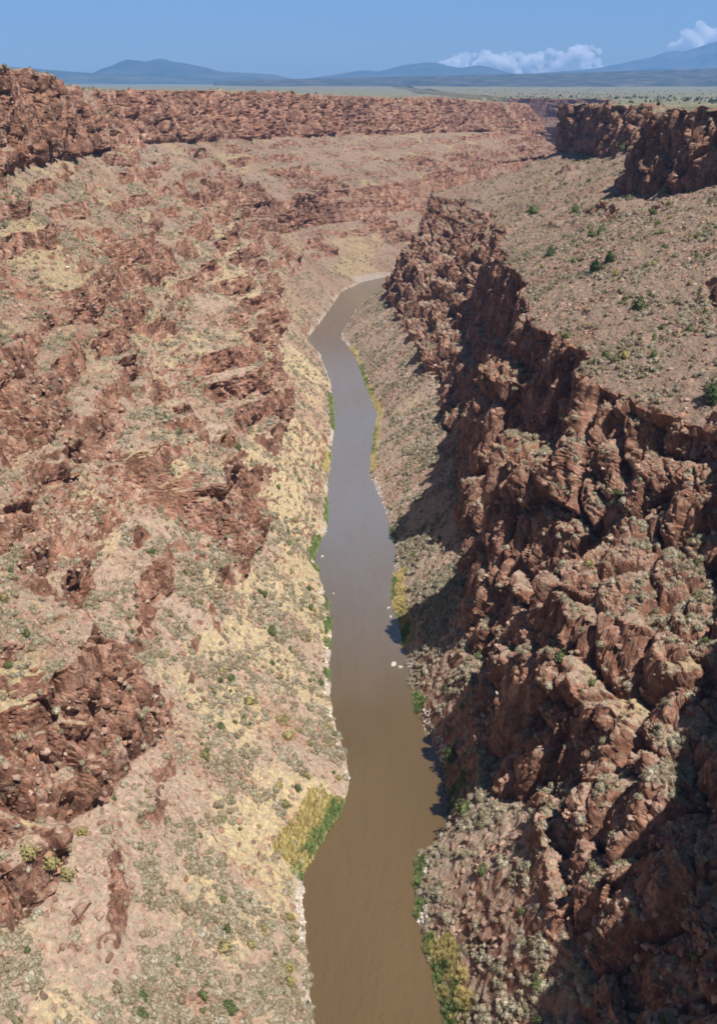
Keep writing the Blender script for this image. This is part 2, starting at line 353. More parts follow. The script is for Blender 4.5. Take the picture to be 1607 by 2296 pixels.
# ------------------------------------------------------------------ materials
class NT:
    def __init__(s, name):
        s.m = bpy.data.materials.new(name); s.m.use_nodes = True
        s.t = s.m.node_tree; s.t.nodes.clear(); s.out = s.n('ShaderNodeOutputMaterial')
    def n(s, typ, **kw):
        nd = s.t.nodes.new(typ)
        for k, v in kw.items():
            if k in nd.inputs.keys() if isinstance(k, str) and not hasattr(nd, k) else False: nd.inputs[k].default_value = v
            else: setattr(nd, k, v)
        return nd
    def l(s, a, b): s.t.links.new(a, b)
    def val(s, sock, v):
        if hasattr(v, 'is_linked') or isinstance(v, bpy.types.NodeSocket): s.l(v, sock)
        else: sock.default_value = v
    def noise(s, scale, detail=3, rough=.55, vec=None, w=0):
        nd = s.n('ShaderNodeTexNoise'); nd.inputs['Scale'].default_value = scale; nd.inputs['Detail'].default_value = detail; nd.inputs['Roughness'].default_value = rough
        if vec is not None: s.l(vec, nd.inputs['Vector'])
        return nd.outputs['Fac']
    def vor(s, scale, feat='F1', vec=None, out='Distance', rnd=1):
        nd = s.n('ShaderNodeTexVoronoi'); nd.feature = feat; nd.inputs['Scale'].default_value = scale; nd.inputs['Randomness'].default_value = rnd
        if vec is not None: s.l(vec, nd.inputs['Vector'])
        return nd.outputs[out]
    def ramp(s, fac, stops, interp='LINEAR'):
        nd = s.n('ShaderNodeValToRGB'); cr = nd.color_ramp; cr.interpolation = interp
        while len(cr.elements) > 1: cr.elements.remove(cr.elements[-1])
        for i, (p, c) in enumerate(stops):
            e = cr.elements[0] if i == 0 else cr.elements.new(p)
            e.position = p; e.color = (c, c, c, 1) if isinstance(c, (int, float)) else tuple(c) + (1,)
        s.val(nd.inputs['Fac'], fac); return nd.outputs['Color']
    def mix(s, f, a, b, mode='MIX'):
        nd = s.n('ShaderNodeMix'); nd.data_type = 'RGBA'; nd.blend_type = mode
        s.val(nd.inputs[0], f)
        for i, v in ((6, a), (7, b)):
            if isinstance(v, tuple): nd.inputs[i].default_value = tuple(v) + (1,)
            else: s.l(v, nd.inputs[i])
        return nd.outputs[2]
    def math(s, op, a, b=0, clamp=False):
        nd = s.n('ShaderNodeMath'); nd.operation = op; nd.use_clamp = clamp
        s.val(nd.inputs[0], a); s.val(nd.inputs[1], b); return nd.outputs[0]
    def pos(s, scale=(1, 1, 1)):
        g = s.n('ShaderNodeNewGeometry'); mp = s.n('ShaderNodeMapping'); mp.inputs['Scale'].default_value = scale
        s.l(g.outputs['Position'], mp.inputs['Vector']); return mp.outputs['Vector']
    def attr(s, name):
        a = s.n('ShaderNodeAttribute'); a.attribute_name = name
        sp = s.n('ShaderNodeSeparateColor'); s.l(a.outputs['Color'], sp.inputs[0]); return sp.outputs
    def bsdf(s, color, rough=.9, spec=.25, bump=None, bstr=.5, bdist=.3, **kw):
        b = s.n('ShaderNodeBsdfPrincipled'); s.val(b.inputs['Base Color'], color if not isinstance(color, tuple) else color + (1,)); s.val(b.inputs['Roughness'], rough)
        b.inputs['Specular IOR Level'].default_value = spec
        if bump is not None:
            bp = s.n('ShaderNodeBump'); bp.inputs['Strength'].default_value = bstr; bp.inputs['Distance'].default_value = bdist
            s.l(bump, bp.inputs['Height']); s.l(bp.outputs['Normal'], b.inputs['Normal'])
        s.l(b.outputs[0], s.out.inputs['Surface']); return b

def terrain_mat():
    t = NT('canyon_ground')
    P = t.pos(); Pc = t.pos((1, 1, .45))
    mk = t.attr('masks'); zn = t.attr('zones')
    # rock
    n_big = t.noise(.045, 4, .6, P); n_mid = t.noise(.22, 4, .6, Pc); n_fine = t.noise(1.1, 4, .65, Pc)
    rockc = t.ramp(n_mid, [(.28, (.09, .043, .030)), (.44, (.20, .098, .066)), (.58, (.335, .182, .13)), (.74, (.48, .335, .27))])
    warm = t.ramp(n_big, [(.48, 0.0), (.66, 1.0)])
    rockc = t.mix(t.math('MULTIPLY', warm, .45), rockc, t.mix(.5, rockc, (.36, .16, .085)))
    rockc = t.mix(t.ramp(t.noise(.5, 4, .7, P), [(.52, 0.0), (.62, .45)]), rockc, (.34, .27, .20))
    rockc = t.mix(t.ramp(t.noise(.018, 3, .5, P), [(.45, 0.0), (.65, .6)]), rockc, t.mix(1.0, rockc, (.68, .67, .68), 'MULTIPLY'))
    cell = t.vor(.55, 'F1', Pc, 'Color')
    rockc = t.mix(.38, rockc, t.mix(1.0, rockc, t.ramp(cell, [(.1, .45), (.9, 1.5)]), 'MULTIPLY'))
    rockc = t.mix(t.ramp(n_fine, [(.35, .55), (.5, 0.0)]), rockc, (.075, .045, .038))
    # soil
    s1 = t.noise(.09, 3, .6, P); s2 = t.noise(.7, 4, .7, P); s3 = t.noise(2.2, 3, .7, P)
    soil = t.ramp(s2, [(.3, (.21, .135, .105)), (.5, (.36, .245, .19)), (.7, (.49, .365, .295))])
    red = t.ramp(s2, [(.3, (.19, .105, .078)), (.5, (.31, .18, .13)), (.7, (.42, .275, .21))])
    yel = t.ramp(s2, [(.3, (.33, .25, .13)), (.5, (.50, .40, .215)), (.7, (.60, .49, .29))])
    soil = t.mix(mk[2], soil, red)
    soil = t.mix(t.math('MULTIPLY', mk[1], .75), soil, yel)
    veg = t.ramp(t.noise(.9, 4, .75, P), [(.46, 0.0), (.56, .8)])
    soil = t.mix(veg, soil, t.mix(s3, (.21, .18, .13), (.38, .34, .26)))
    soil = t.mix(t.ramp(t.noise(1.5, 2, .6, P), [(.60, 0.0), (.68, .7)]), soil, (.12, .08, .06))
    sh = t.attr('shore')
    soil = t.mix(t.math('MULTIPLY', sh[0], .8), soil, t.ramp(s3, [(.35, (.20, .17, .15)), (.6, (.48, .43, .38))]))
    soil = t.mix(t.math('MULTIPLY', zn[2], .9), soil, t.ramp(s2, [(.3, (.30, .25, .07)), (.7, (.50, .38, .13))]))
    soil = t.mix(t.math('MULTIPLY', zn[0], .9), soil, t.ramp(s2, [(.3, (.10, .16, .05)), (.7, (.26, .30, .12))]))
    pc = t.ramp(t.noise(.06, 6, .7, P), [(.38, (.085, .09, .058)), (.50, (.145, .145, .095)), (.64, (.25, .215, .15))])
    soil = t.mix(zn[1], soil, pc)
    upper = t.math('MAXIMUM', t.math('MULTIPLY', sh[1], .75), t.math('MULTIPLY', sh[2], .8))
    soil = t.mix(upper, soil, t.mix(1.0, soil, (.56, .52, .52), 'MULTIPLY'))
    rf = t.math('ADD', mk[0], t.math('MULTIPLY', t.math('SUBTRACT', s2, .5), .9))
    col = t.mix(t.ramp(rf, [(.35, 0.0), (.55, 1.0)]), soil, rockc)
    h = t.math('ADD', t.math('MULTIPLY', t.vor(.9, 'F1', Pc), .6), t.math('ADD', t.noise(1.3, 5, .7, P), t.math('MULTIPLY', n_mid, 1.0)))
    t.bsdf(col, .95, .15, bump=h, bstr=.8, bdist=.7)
    return t.m
me.materials.append(terrain_mat())

# ------------------------------------------------------------------ river
def river():
    m = bpy.data.meshes.new('river')
    sel = np.where((YS > -250) & (YS < 1700))[0][::2]
    xl = lines['L0'][0][sel] - 4; xr = lines['R0'][0][sel] + 4
    n = len(sel); k = 9
    v = np.zeros((n, k, 3), np.float32)
    for j in range(k):
        t = j / (k - 1); v[:, j, 0] = xl * (1 - t) + xr * t; v[:, j, 1] = YS[sel]; v[:, j, 2] = .12
    fs = [(i * k + j, i * k + j + 1, (i + 1) * k + j + 1, (i + 1) * k + j) for i in range(n - 1) for j in range(k - 1)]
    m.from_pydata([tuple(p) for p in v.reshape(-1, 3)], [], fs)
    t = NT('muddy_water'); P = t.pos((1, .45, 1))
    c = t.ramp(t.noise(.02, 3, .5, P), [(.3, (.088, .057, .024)), (.7, (.115, .077, .035))])
    rp = t.ramp(t.noise(.03, 4, .6, t.pos((1, .28, 1))), [(.42, .30), (.60, 1.0)])
    h = t.math('MULTIPLY', rp, t.math('ADD', t.noise(1.1, 3, .6, t.pos((1, .7, 1))), t.math('MULTIPLY', t.noise(.33, 4, .65, P), 2.2)))
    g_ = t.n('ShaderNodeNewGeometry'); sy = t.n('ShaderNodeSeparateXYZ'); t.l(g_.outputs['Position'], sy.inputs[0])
    sky_sheen = t.ramp(t.math('ADD', t.math('MULTIPLY', sy.outputs['Y'], .001), t.math('MULTIPLY', t.noise(.02, 3, .5, P), .12)), [(.30, 0.0), (.46, 1.0), (.66, 1.0), (.80, .35)])
    c = t.mix(sky_sheen, c, (.150, .135, .130))  # sky reflection of the middle reach put into the water's base colour
    b = t.bsdf(c, .14, 1.0, bump=h, bstr=.8, bdist=.42); b.inputs['IOR'].default_value = 1.6; t.l(t.math('ADD', 1.45, t.math('MULTIPLY', sky_sheen, .55)), b.inputs['IOR'])
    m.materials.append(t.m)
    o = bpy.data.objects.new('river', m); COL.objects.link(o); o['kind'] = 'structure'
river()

# ------------------------------------------------------------------ light
SUN_EL = math.radians(63); SUN_D = Vector((.76, -.65, 0)).normalized()
w = bpy.data.worlds.new('World'); C.world = w; w.use_nodes = True
nt = w.node_tree; bg = nt.nodes['Background']; sky = nt.nodes.new('ShaderNodeTexSky')
sky.sky_type = 'NISHITA'; sky.sun_disc = False; sky.sun_elevation = SUN_EL; sky.sun_rotation = math.atan2(SUN_D.x, SUN_D.y)
sky.altitude = 2100; sky.air_density = 1.0; sky.dust_density = 2.6; sky.ozone_density = 1.6
tint = nt.nodes.new('ShaderNodeMix'); tint.data_type = 'RGBA'; tint.blend_type = 'MULTIPLY'; tint.inputs[0].default_value = 1; tint.inputs[7].default_value = (1.0, 1.0, .86, 1)
nt.links.new(sky.outputs[0], tint.inputs[6]); nt.links.new(tint.outputs[2], bg.inputs[0]); bg.inputs[1].default_value = .052
sl_ = bpy.data.lights.new('sun', 'SUN'); sl_.energy = 5.0; sl_.angle = math.radians(.53); sl_.color = (1, .93, .83)
so = bpy.data.objects.new('sun', sl_); COL.objects.link(so)
dirv = Vector((SUN_D.x * math.cos(SUN_EL), SUN_D.y * math.cos(SUN_EL), math.sin(SUN_EL)))
so.rotation_euler = dirv.to_track_quat('Z', 'Y').to_euler(); so.location = (300, -200, 500)
C.view_settings.view_transform = 'Standard'; C.view_settings.look = 'None'; C.view_settings.gamma = 1; C.view_settings.exposure = .74
# ------------------------------------------------------------------ helpers for things
def tag(o, label=None, cat=None, group=None, kind=None):
    if label: o['label'] = label
    if cat: o['category'] = cat
    if group: o['group'] = group
    if kind: o['kind'] = kind
    return o
def fast_mesh(name, v, f, mat=None, smooth=False):
    m = bpy.data.meshes.new(name); m.from_pydata([tuple(p) for p in v], [], [tuple(q) for q in f]); m.update()
    if mat: m.materials.append(mat)
    if smooth: m.polygons.foreach_set('use_smooth', [True] * len(m.polygons))
    return m
def leafy(name, R, H, n, leaf, mat, lump=.3, core=True):
    """low rounded bush: many small leaf blades through its volume"""
    V = []; Fc = []
    ph = [random.random() * 6.28 for _ in range(6)]
    for i in range(n):
        u = random.random() * 2 * math.pi; c = random.random() ** .8
        r = (1 + lump * math.sin(2 * u + ph[0]) * .6 + lump * math.sin(3 * u + ph[1]) * .6)
        k = .55 + .45 * random.random() ** .5
        s_ = math.sqrt(1 - c * c)
        p = Vector((R * r * s_ * math.cos(u) * k, R * r * s_ * math.sin(u) * k, H * (c * k * (1 + .25 * math.sin(4 * u + ph[2]))) + .02))
        d = Vector((random.gauss(0, 1), random.gauss(0, 1), random.gauss(.5, 1))).normalized()
        e = d.cross(Vector((random.random(), random.random(), random.random() + .1))).normalized()
        L = leaf * random.uniform(.6, 1.4); w_ = L * .5
        b = len(V); V += [p - d * L - e * w_ * .3, p - e * w_ * -1, p + d * L, p - e * w_]
        Fc.append((b, b + 1, b + 2, b + 3))
    if core:
        b = len(V); ns = 8
        for j, (rr, zz) in enumerate(((.62, 0), (.66, .35), (.42, .68))):
            for q in range(ns):
                a = 2 * math.pi * q / ns; r2 = rr * R * (1 + lump * .7 * math.sin(2 * a + ph[0])) * random.uniform(.85, 1.15)
                V.append(Vector((r2 * math.cos(a), r2 * math.sin(a), zz * H - (.1 if j == 0 else 0))))
        V.append(Vector((0, 0, .8 * H)))
        for j in range(2):
            for q in range(ns):
                Fc.append((b + j * ns + q, b + j * ns + (q + 1) % ns, b + (j + 1) * ns + (q + 1) % ns, b + (j + 1) * ns + q))
        for q in range(ns): Fc.append((b + 2 * ns + q, b + 2 * ns + (q + 1) % ns, b + 3 * ns))
    return fast_mesh(name, V, Fc, mat)
import bmesh
def rock_mesh(name, mat, flat=.7, n=15):
    bm = bmesh.new()
    for i in range(n):
        v = Vector((random.gauss(0, 1), random.gauss(0, 1), random.gauss(0, 1))).normalized() * random.uniform(.42, .56)
        bm.verts.new((v.x, v.y * random.uniform(.75, 1), v.z * flat))
    r = bmesh.ops.convex_hull(bm, input=bm.verts)
    bmesh.ops.delete(bm, geom=[g for g in r['geom_interior'] if isinstance(g, bmesh.types.BMVert)], context='VERTS')
    bmesh.ops.bevel(bm, geom=list(bm.edges), offset=.03, segments=1, affect='EDGES')
    m = bpy.data.meshes.new(name); bm.to_mesh(m); bm.free(); m.materials.append(mat); return m
def varied(name, cols, rough=.9, nscale=3.0, lo=.7, hi=1.25):
    t = NT(name); oi = t.n('ShaderNodeObjectInfo')
    c = t.ramp(oi.outputs['Random'], [(i / max(1, len(cols) - 1), q) for i, q in enumerate(cols)])
    nz_ = t.noise(nscale, 3, .6, t.pos())
    c = t.mix(1.0, c, t.ramp(nz_, [(.3, lo), (.7, hi)]), 'MULTIPLY')
    t.bsdf(c, rough, .15); return t.m
M_sage = varied('sage_leaves', [(.21, .18, .115), (.34, .30, .22), (.26, .225, .15), (.41, .37, .285), (.20, .17, .11), (.32, .25, .17), (.38, .35, .28)])
M_olive = varied('olive_leaves', [(.22, .19, .075), (.30, .255, .11), (.19, .175, .08)])
M_green = varied('green_leaves', [(.075, .10, .035), (.12, .145, .055), (.09, .115, .045), (.16, .18, .075)])
M_juniper = varied('juniper_needles', [(.035, .055, .022), (.06, .08, .035), (.05, .07, .03)])
M_bark = varied('juniper_bark', [(.12, .085, .06), (.16, .12, .09)])
M_rock = varied('basalt_boulder', [(.18, .11, .08), (.30, .195, .15), (.25, .16, .12), (.37, .265, .21), (.14, .09, .07), (.32, .18, .12)], nscale=1.6)
M_pale = varied('river_cobble', [(.38, .34, .31), (.52, .47, .42), (.30, .26, .24), (.58, .53, .48)], nscale=2)
M_reed = varied('reed_blades', [(.15, .23, .075), (.20, .30, .10), (.27, .33, .12), (.34, .33, .15)])
M_straw = varied('straw_blades', [(.60, .50, .22), (.70, .56, .26), (.52, .48, .20)])

sages = [leafy('sagebrush', .5, .5, 260, .06, M_sage, .35) for _ in range(4)]
olives = [leafy('rabbitbrush', .5, .62, 150, .085, M_olive, .3) for _ in range(2)]
greens = [leafy('green_shrub', .5, .75, 220, .08, M_green, .35) for _ in range(3)]
rocks = [rock_mesh('boulder', M_rock, random.uniform(.55, .95)) for _ in range(6)]
pales = [rock_mesh('shore_boulder', M_pale, random.uniform(.45, .7)) for _ in range(4)]
def tuft(name, mat):
    V = []; Fc = []
    for i in range(70):
        a = random.random() * 6.28; r = .5 * math.sqrt(random.random()); x, y = r * math.cos(a), r * math.sin(a)
        dx, dy = random.gauss(0, .14), random.gauss(0, .14); h = random.uniform(.5, 1.0); w_ = .045; ca, sa = math.cos(a + 1), math.sin(a + 1)
        b = len(V); V += [(x - ca * w_, y - sa * w_, -.05), (x + ca * w_, y + sa * w_, -.05), (x + dx + ca * .02, y + dy + sa * .02, h)]; Fc.append((b, b + 1, b + 2))
    return fast_mesh(name, V, Fc, mat)
reeds = [tuft('reed_tuft', M_reed) for _ in range(2)]; straws = [tuft('straw_tuft', M_straw) for _ in range(2)]

# ------------------------------------------------------------------ scatter over the walls
xf, yf, zf = X, Y, Zz
ax_ = np.gradient(X, axis=1); az_ = np.gradient(Zz, axis=1); area = np.sqrt(ax_ ** 2 + az_ ** 2 + 1e-6) * np.gradient(YS)[:, None]
dep = Y * math.cos(PITCH) + (CAMZ - Zz) * math.sin(PITCH)
sx_ = CX + X / np.maximum(dep, 1) * F
up_ = -(Y * math.sin(PITCH) - (CAMZ - Zz) * math.cos(PITCH)); sy_ = CY + up_ / np.maximum(dep, 1) * F
infr = (dep > 20) & (sx_ > -180) & (sx_ < 1790) & (sy_ > 0) & (sy_ < 2500)
veg_n = fbm(Xb / 22, Yg / 22, Zb / 22, 3, 301); veg_m = fbm(Xb / 6, Yg / 6, Zb / 6, 2, 302)
soilm = (1 - rk) * wall * (sl > .45)
def pick(w, n):
    p = (w * area * infr).ravel().astype(np.float64); tot = p.sum()
    if tot <= 0: return np.zeros(0, int)
    return rng.choice(len(p), size=n, p=p / tot)
def jit(ii, j=.3):
    r = ii // NX
    dy = np.gradient(YS)[r]
    return np.stack([X.ravel()[ii], Y.ravel()[ii], Zz.ravel()[ii]], -1)
fall_d = 1 / (1 + (np.abs(Yg) / 380) ** 2.2)
sage_w = soilm * sstep(-.15, .45, veg_n + .7 * veg_m) * (1 - beach) * (1 - greenb) * (1 - .9 * yellowb) * (1 - .55 * yel) * np.where(SID == 12, .6, 1) * np.where(SID == 8, 1.5, 1) * fall_d + .02 * wall * fall_d
NS, NOL, NG, NR, NPB, NRD, NST = 64000, 5000, 900, 80000, 3600, 3800, 3600
olive_zone = np.exp(-((Yg - 200) / 60) ** 2) * (SID == 6) * sstep(24, 6, distL) + .05
sets = {}
def size_pow(n, a, b, e): return a + (b - a) * rng.random(n) ** e
ii = pick(sage_w, NS); sets['sage'] = (jit(ii), size_pow(NS, .55, 2.4, 2.4), sages)
ii = pick(soilm * olive_zone * sstep(-.3, .2, veg_m) * (1 - beach) * (1 - yellowb), NOL); sets['olive'] = (jit(ii), size_pow(NOL, 1.0, 2.9, 1.4), olives)
ii = pick(soilm * (.1 + sstep(0, .4, veg_n)) * (1 - .8 * plateau) * np.where(SID > 11, 1.5, 1) * fall_d, NG); sets['green'] = (jit(ii), size_pow(NG, .9, 2.6, 2.4), greens)
ii = pick((wall * (.35 + .9 * (scree > .4)) * (1 - beach) * (.7 - .45 * sstep(.3, .7, rk)) * np.where(SID == 8, .4, 1) + 0) * fall_d * (1 - .6 * yel) * (Zb > 1.5), NR); sets['rock'] = (jit(ii), size_pow(NR, .45, 2.7, 4.2), rocks)
ii = pick(beach * sstep(-.5, 1.2, Zz) * (Yg < 960), NPB); sets['pale'] = (jit(ii), size_pow(NPB, .4, 1.7, 2.2), pales)
ii = pick(greenb * (Zb >= 0), NRD); sets['reed'] = (jit(ii), size_pow(NRD, .6, 1.6, 1.6), reeds)
ii = pick(yellowb * (Zb >= 0), NST); sets['straw'] = (jit(ii), size_pow(NST, .7, 1.5, 1.2), straws)

bpy.context.view_layer.update()
def project(p):
    d = p[:, 1] * math.cos(PITCH) + (CAMZ - p[:, 2]) * math.sin(PITCH)
    return CX + p[:, 0] / d * F, CY - (p[:, 1] * math.sin(PITCH) - (CAMZ - p[:, 2]) * math.cos(PITCH)) / d * F, d
def visible(p):
    o = Vector((0, 0, CAMZ)); q = Vector((float(p[0]), float(p[1]), float(p[2]) + .5)); v = q - o; L = v.length
    hit, loc, nn, fi = gorge.ray_cast(o, v.normalized())
    return (not hit) or (loc - o).length > L - 1.5
def place(mesh, name, p, s_, rz, label, cat, group):
    o = bpy.data.objects.new(name, mesh); COL.objects.link(o)
    o.location = p; o.scale = (s_, s_, s_); o.rotation_euler = (random.uniform(-.1, .1), random.uniform(-.1, .1), rz)
    return tag(o, label, cat, group)
def gn_scatter(name, pts, sc, meshes, label, cat, sink=0):
    m = bpy.data.meshes.new(name); m.vertices.add(len(pts)); q = pts.copy(); q[:, 2] -= sink * sc
    m.vertices.foreach_set('co', q.astype(np.float32).ravel())
    a1 = m.attributes.new('size', 'FLOAT', 'POINT'); a1.data.foreach_set('value', sc.astype(np.float32))
    a2 = m.attributes.new('turn', 'FLOAT_VECTOR', 'POINT'); r = np.zeros((len(pts), 3), np.float32)
    r[:, 2] = rng.random(len(pts)) * 6.28; r[:, 0] = rng.normal(0, .15, len(pts)); r[:, 1] = rng.normal(0, .15, len(pts)); a2.data.foreach_set('vector', r.ravel())
    a3 = m.attributes.new('pick', 'INT', 'POINT'); a3.data.foreach_set('value', rng.integers(0, len(meshes), len(pts)).astype(np.int32))
    o = bpy.data.objects.new(name, m); COL.objects.link(o); tag(o, label, cat, None, 'stuff')
    g = bpy.data.node_groups.new(name, 'GeometryNodeTree')
    g.interface.new_socket('Geometry', in_out='INPUT', socket_type='NodeSocketGeometry'); g.interface.new_socket('Geometry', in_out='OUTPUT', socket_type='NodeSocketGeometry')
    N = g.nodes; gi = N.new('NodeGroupInput'); go = N.new('NodeGroupOutput'); ins = N.new('GeometryNodeInstanceOnPoints'); ji = N.new('GeometryNodeGeometryToInstance')
    for me_ in meshes[::-1]:
        src = bpy.data.objects.new(name + '_form', me_); oi = N.new('GeometryNodeObjectInfo'); oi.inputs['Object'].default_value = src; oi.inputs['As Instance'].default_value = True
        g.links.new(oi.outputs['Geometry'], ji.inputs[0])
    def na(nm, typ):
        q_ = N.new('GeometryNodeInputNamedAttribute'); q_.data_type = typ; q_.inputs['Name'].default_value = nm; return q_.outputs['Attribute']
    # collect the source instances: the join keeps them separate, picked by index
    jn = N.new('GeometryNodeJoinGeometry'); N.remove(ji)
    for oi in [x for x in N if x.bl_idname == 'GeometryNodeObjectInfo']: g.links.new(oi.outputs['Geometry'], jn.inputs[0])
    mp = N.new('GeometryNodeMeshToPoints'); mp.inputs['Radius'].default_value = .01
    g.links.new(gi.outputs[0], mp.inputs['Mesh']); g.links.new(mp.outputs[0], ins.inputs['Points'])
    g.links.new(jn.outputs[0], ins.inputs['Instance']); ins.inputs['Pick Instance'].default_value = True
    g.links.new(na('pick', 'INT'), ins.inputs['Instance Index'])
    er = N.new('FunctionNodeEulerToRotation'); g.links.new(na('turn', 'FLOAT_VECTOR'), er.inputs[0]); g.links.new(er.outputs[0], ins.inputs['Rotation'])
    g.links.new(na('size', 'FLOAT'), ins.inputs['Scale']); g.links.new(ins.outputs[0], go.inputs[0])
    md = o.modifiers.new('scatter', 'NODES'); md.node_group = g
    return o
def region(p):
    return 'left' if p[0] < 0 or (p[1] > 700 and p[0] < 10) else 'right'
def individuals(key, name, n, labels, cat, groups, sink=0):
    """the ones that show largest become things of their own; the rest stay one cover"""
    pts, sc, meshes = sets[key]
    px, py, d = project(pts)
    ok = (px > 5) & (px < 1602) & (py > 60) & (py < 2290)
    order = np.argsort(-(sc / d) * ok); take = []
    for i in order:
        if not ok[i] or len(take) >= n: break
        if visible(pts[i]): take.append(i)
    for i in take:
        p = pts[i].copy(); p[2] -= sink * sc[i]
        sd = 0 if px[i] < 850 - (py[i] - 1100) * -.02 and p[0] < 5 else 1
        place(meshes[i % len(meshes)], name, p, float(sc[i]), random.random() * 6.28, labels[sd], cat, groups[sd])
    keep = np.ones(len(pts), bool); keep[take] = False
    return pts[keep], sc[keep], meshes
a = individuals('sage', 'sagebrush', 290, ['small grey-green sagebrush clump growing on the slopes left of the river', 'small grey-green sagebrush clump growing on the slopes right of the river'], 'sagebrush',
                ['sagebrush dotted over the slopes left of the river', 'sagebrush dotted over the slopes right of the river'])
gn_scatter('sagebrush_cover', *a, 'thin cover of grey-green sagebrush spread over both canyon walls', 'brush')
a = individuals('olive', 'rabbitbrush', 200, ['olive-yellow rabbitbrush growing on the slopes left of the river', 'olive-yellow rabbitbrush growing on the slopes right of the river'], 'shrub',
                ['olive rabbitbrush on the slopes left of the river', 'olive rabbitbrush on the slopes right of the river'])
gn_scatter('rabbitbrush_cover', *a, 'cover of olive-yellow rabbitbrush low on the canyon slopes', 'brush')
a = individuals('green', 'green_shrub', 160, ['small round dark green shrub growing among the rubble left of the river', 'small round dark green shrub growing among the rubble right of the river'], 'shrub',
                ['small green shrubs on the wall left of the river', 'small green shrubs on the wall right of the river'])
gn_scatter('green_shrub_cover', *a, 'scattered little green shrubs far along the canyon walls', 'brush')
a = individuals('rock', 'boulder', 290, ['angular reddish-brown boulder lying on the scree left of the river', 'angular reddish-brown boulder lying among the crags right of the river'], 'boulder',
                ['fallen boulders left of the river', 'fallen boulders right of the river'], .12)
gn_scatter('rubble', *a, 'loose reddish-brown rubble covering the canyon walls and scree', 'rubble', .12)
a = individuals('pale', 'shore_boulder', 290, ['pale grey boulder at the water line of the left bank', 'pale grey boulder at the water line of the right bank'], 'boulder',
                ['pale boulders along the left bank', 'pale boulders along the right bank'], .1)
gn_scatter('shore_cobbles', *a, 'pale grey cobbles lining the water edge on both banks', 'cobbles', .1)
gn_scatter('reeds', *sets['reed'], 'bright green reeds in strips along the water edge', 'reeds')
gn_scatter('dry_grass', *sets['straw'], 'straw-yellow grass behind the green reeds on the banks', 'grass')
print('scatter', round(time.time() - T0, 1))

# ------------------------------------------------------------------ bushes and junipers one can point to
def drop(px, py):
    o = Vector((0, 0, CAMZ)); d = Vector(raydir(px, py)).normalized()
    hit, loc, nn, fi = gorge.ray_cast(o, d)
    return loc if hit else None
def juniper_protos():
    out = []
    for k in range(3):
        crown = leafy('crown', .5, .85, 520, .055, M_juniper, .4)
        V = []; Fc = []
        for j in range(4):
            z0 = [-.08, .12, .3, .55][j]; r = [.07, .05, .04, .015][j]
            for q in range(6): V.append((r * math.cos(q * 1.047) + .03 * j * math.sin(k), r * math.sin(q * 1.047), z0))
        for j in range(3):
            for q in range(6): Fc.append((j * 6 + q, j * 6 + (q + 1) % 6, j * 6 + 6 + (q + 1) % 6, j * 6 + 6 + q))
        out.append((crown, fast_mesh('trunk', V, Fc, M_bark)))
    return out
JP = juniper_protos()
def juniper(p, s_, label, group=None, wide=1.0):
    e = bpy.data.objects.new('juniper_tree', None); COL.objects.link(e); e.location = p; e.scale = (s_ * wide, s_ * wide, s_); e.rotation_euler = (0, 0, random.random() * 6.28)
    tag(e, label, 'tree', group)
    c, tr = random.choice(JP)
    for nm, m in (('crown', c), ('trunk', tr)):
        o = bpy.data.objects.new(nm, m); COL.objects.link(o); o.parent = e
    bpy.data.objects[e.name].empty_display_size = .3
BUSH = [(1335,598,30,'large dark green juniper bush standing alone at the middle of the right bench'),
        (1366,579,28,'dark green juniper bush just above and right of the large bench bush'),
        (1232,568,22,'green juniper bush near the bright ledge at the left end of the right bench'),
        (1284,583,15,'small green bush between the two bigger ones on the right bench'),
        (1325,524,24,'pale green bush at the upper left of the right bench'),
        (1346,517,24,'bluish-green bush right beside a pale green one on the upper right bench'),
        (1195,472,26,'yellow-green bush on the rim of the bench above the dark lower cliff'),
        (1288,468,22,'green bush high on the slope below the right rim cliff'),
        (1430,683,30,'grey-green bush with a dark shadow alone on the wide right slope'),
        (1462,474,20,'green bush at the foot of the big dark rim cliff on the right'),
        (1498,425,26,'green bush tucked against the dark rim cliff on the far right'),
        (1395,332,22,'green bush in the notch between the two dark rim cliffs'),
        (1268,752,18,'light green bush just behind the cliff edge on the right bench'),
        (1357,795,22,'yellow-green bush with a shadow beside it above the right cliff edge'),
        (1597,880,52,'big dark juniper cut by the right edge of the view'),
        (1255,1470,30,'bright green bush on the lit crag over the shaded right cliff'),
        (1325,1530,20,'green bush in the small gully of the lower right crags'),
        (1012,1690,48,'tall green bush at the foot of the shaded right cliff by the water'),
        (1040,1810,40,'bright green bush at the water just below the shaded headland'),
        (458,1690,26,'round olive-green shrub alone on the yellow slope left of the river'),
        (558,1570,26,'olive-green shrub in the middle of the left scree, above the yellow slope'),
        (505,2120,36,'large olive shrub low on the left slope near the bottom of the view'),
        (515,2255,34,'green shrub on the red scree at the very bottom left'),
        (645,1645,28,'dark olive shrub on the left scree close to the river'),
        (498,1500,24,'grey-olive shrub on the left scree under the lower crag'),
        (610,1412,24,'small dark shrub on the pink scree left of the river'),
        (400,2145,18,'tiny bright green plant beside a pale sagebrush on the bottom left scree'),
        (65,1905,44,'large dark olive shrub at the left edge on the ridge'),
        (110,1925,46,'broad dark olive shrub second from the left edge on the ridge'),
        (150,1955,36,'olive shrub at the right end of the row on the left ridge'),
        (535,1000,16,'small green bush by the left crags in the middle of the wall')]
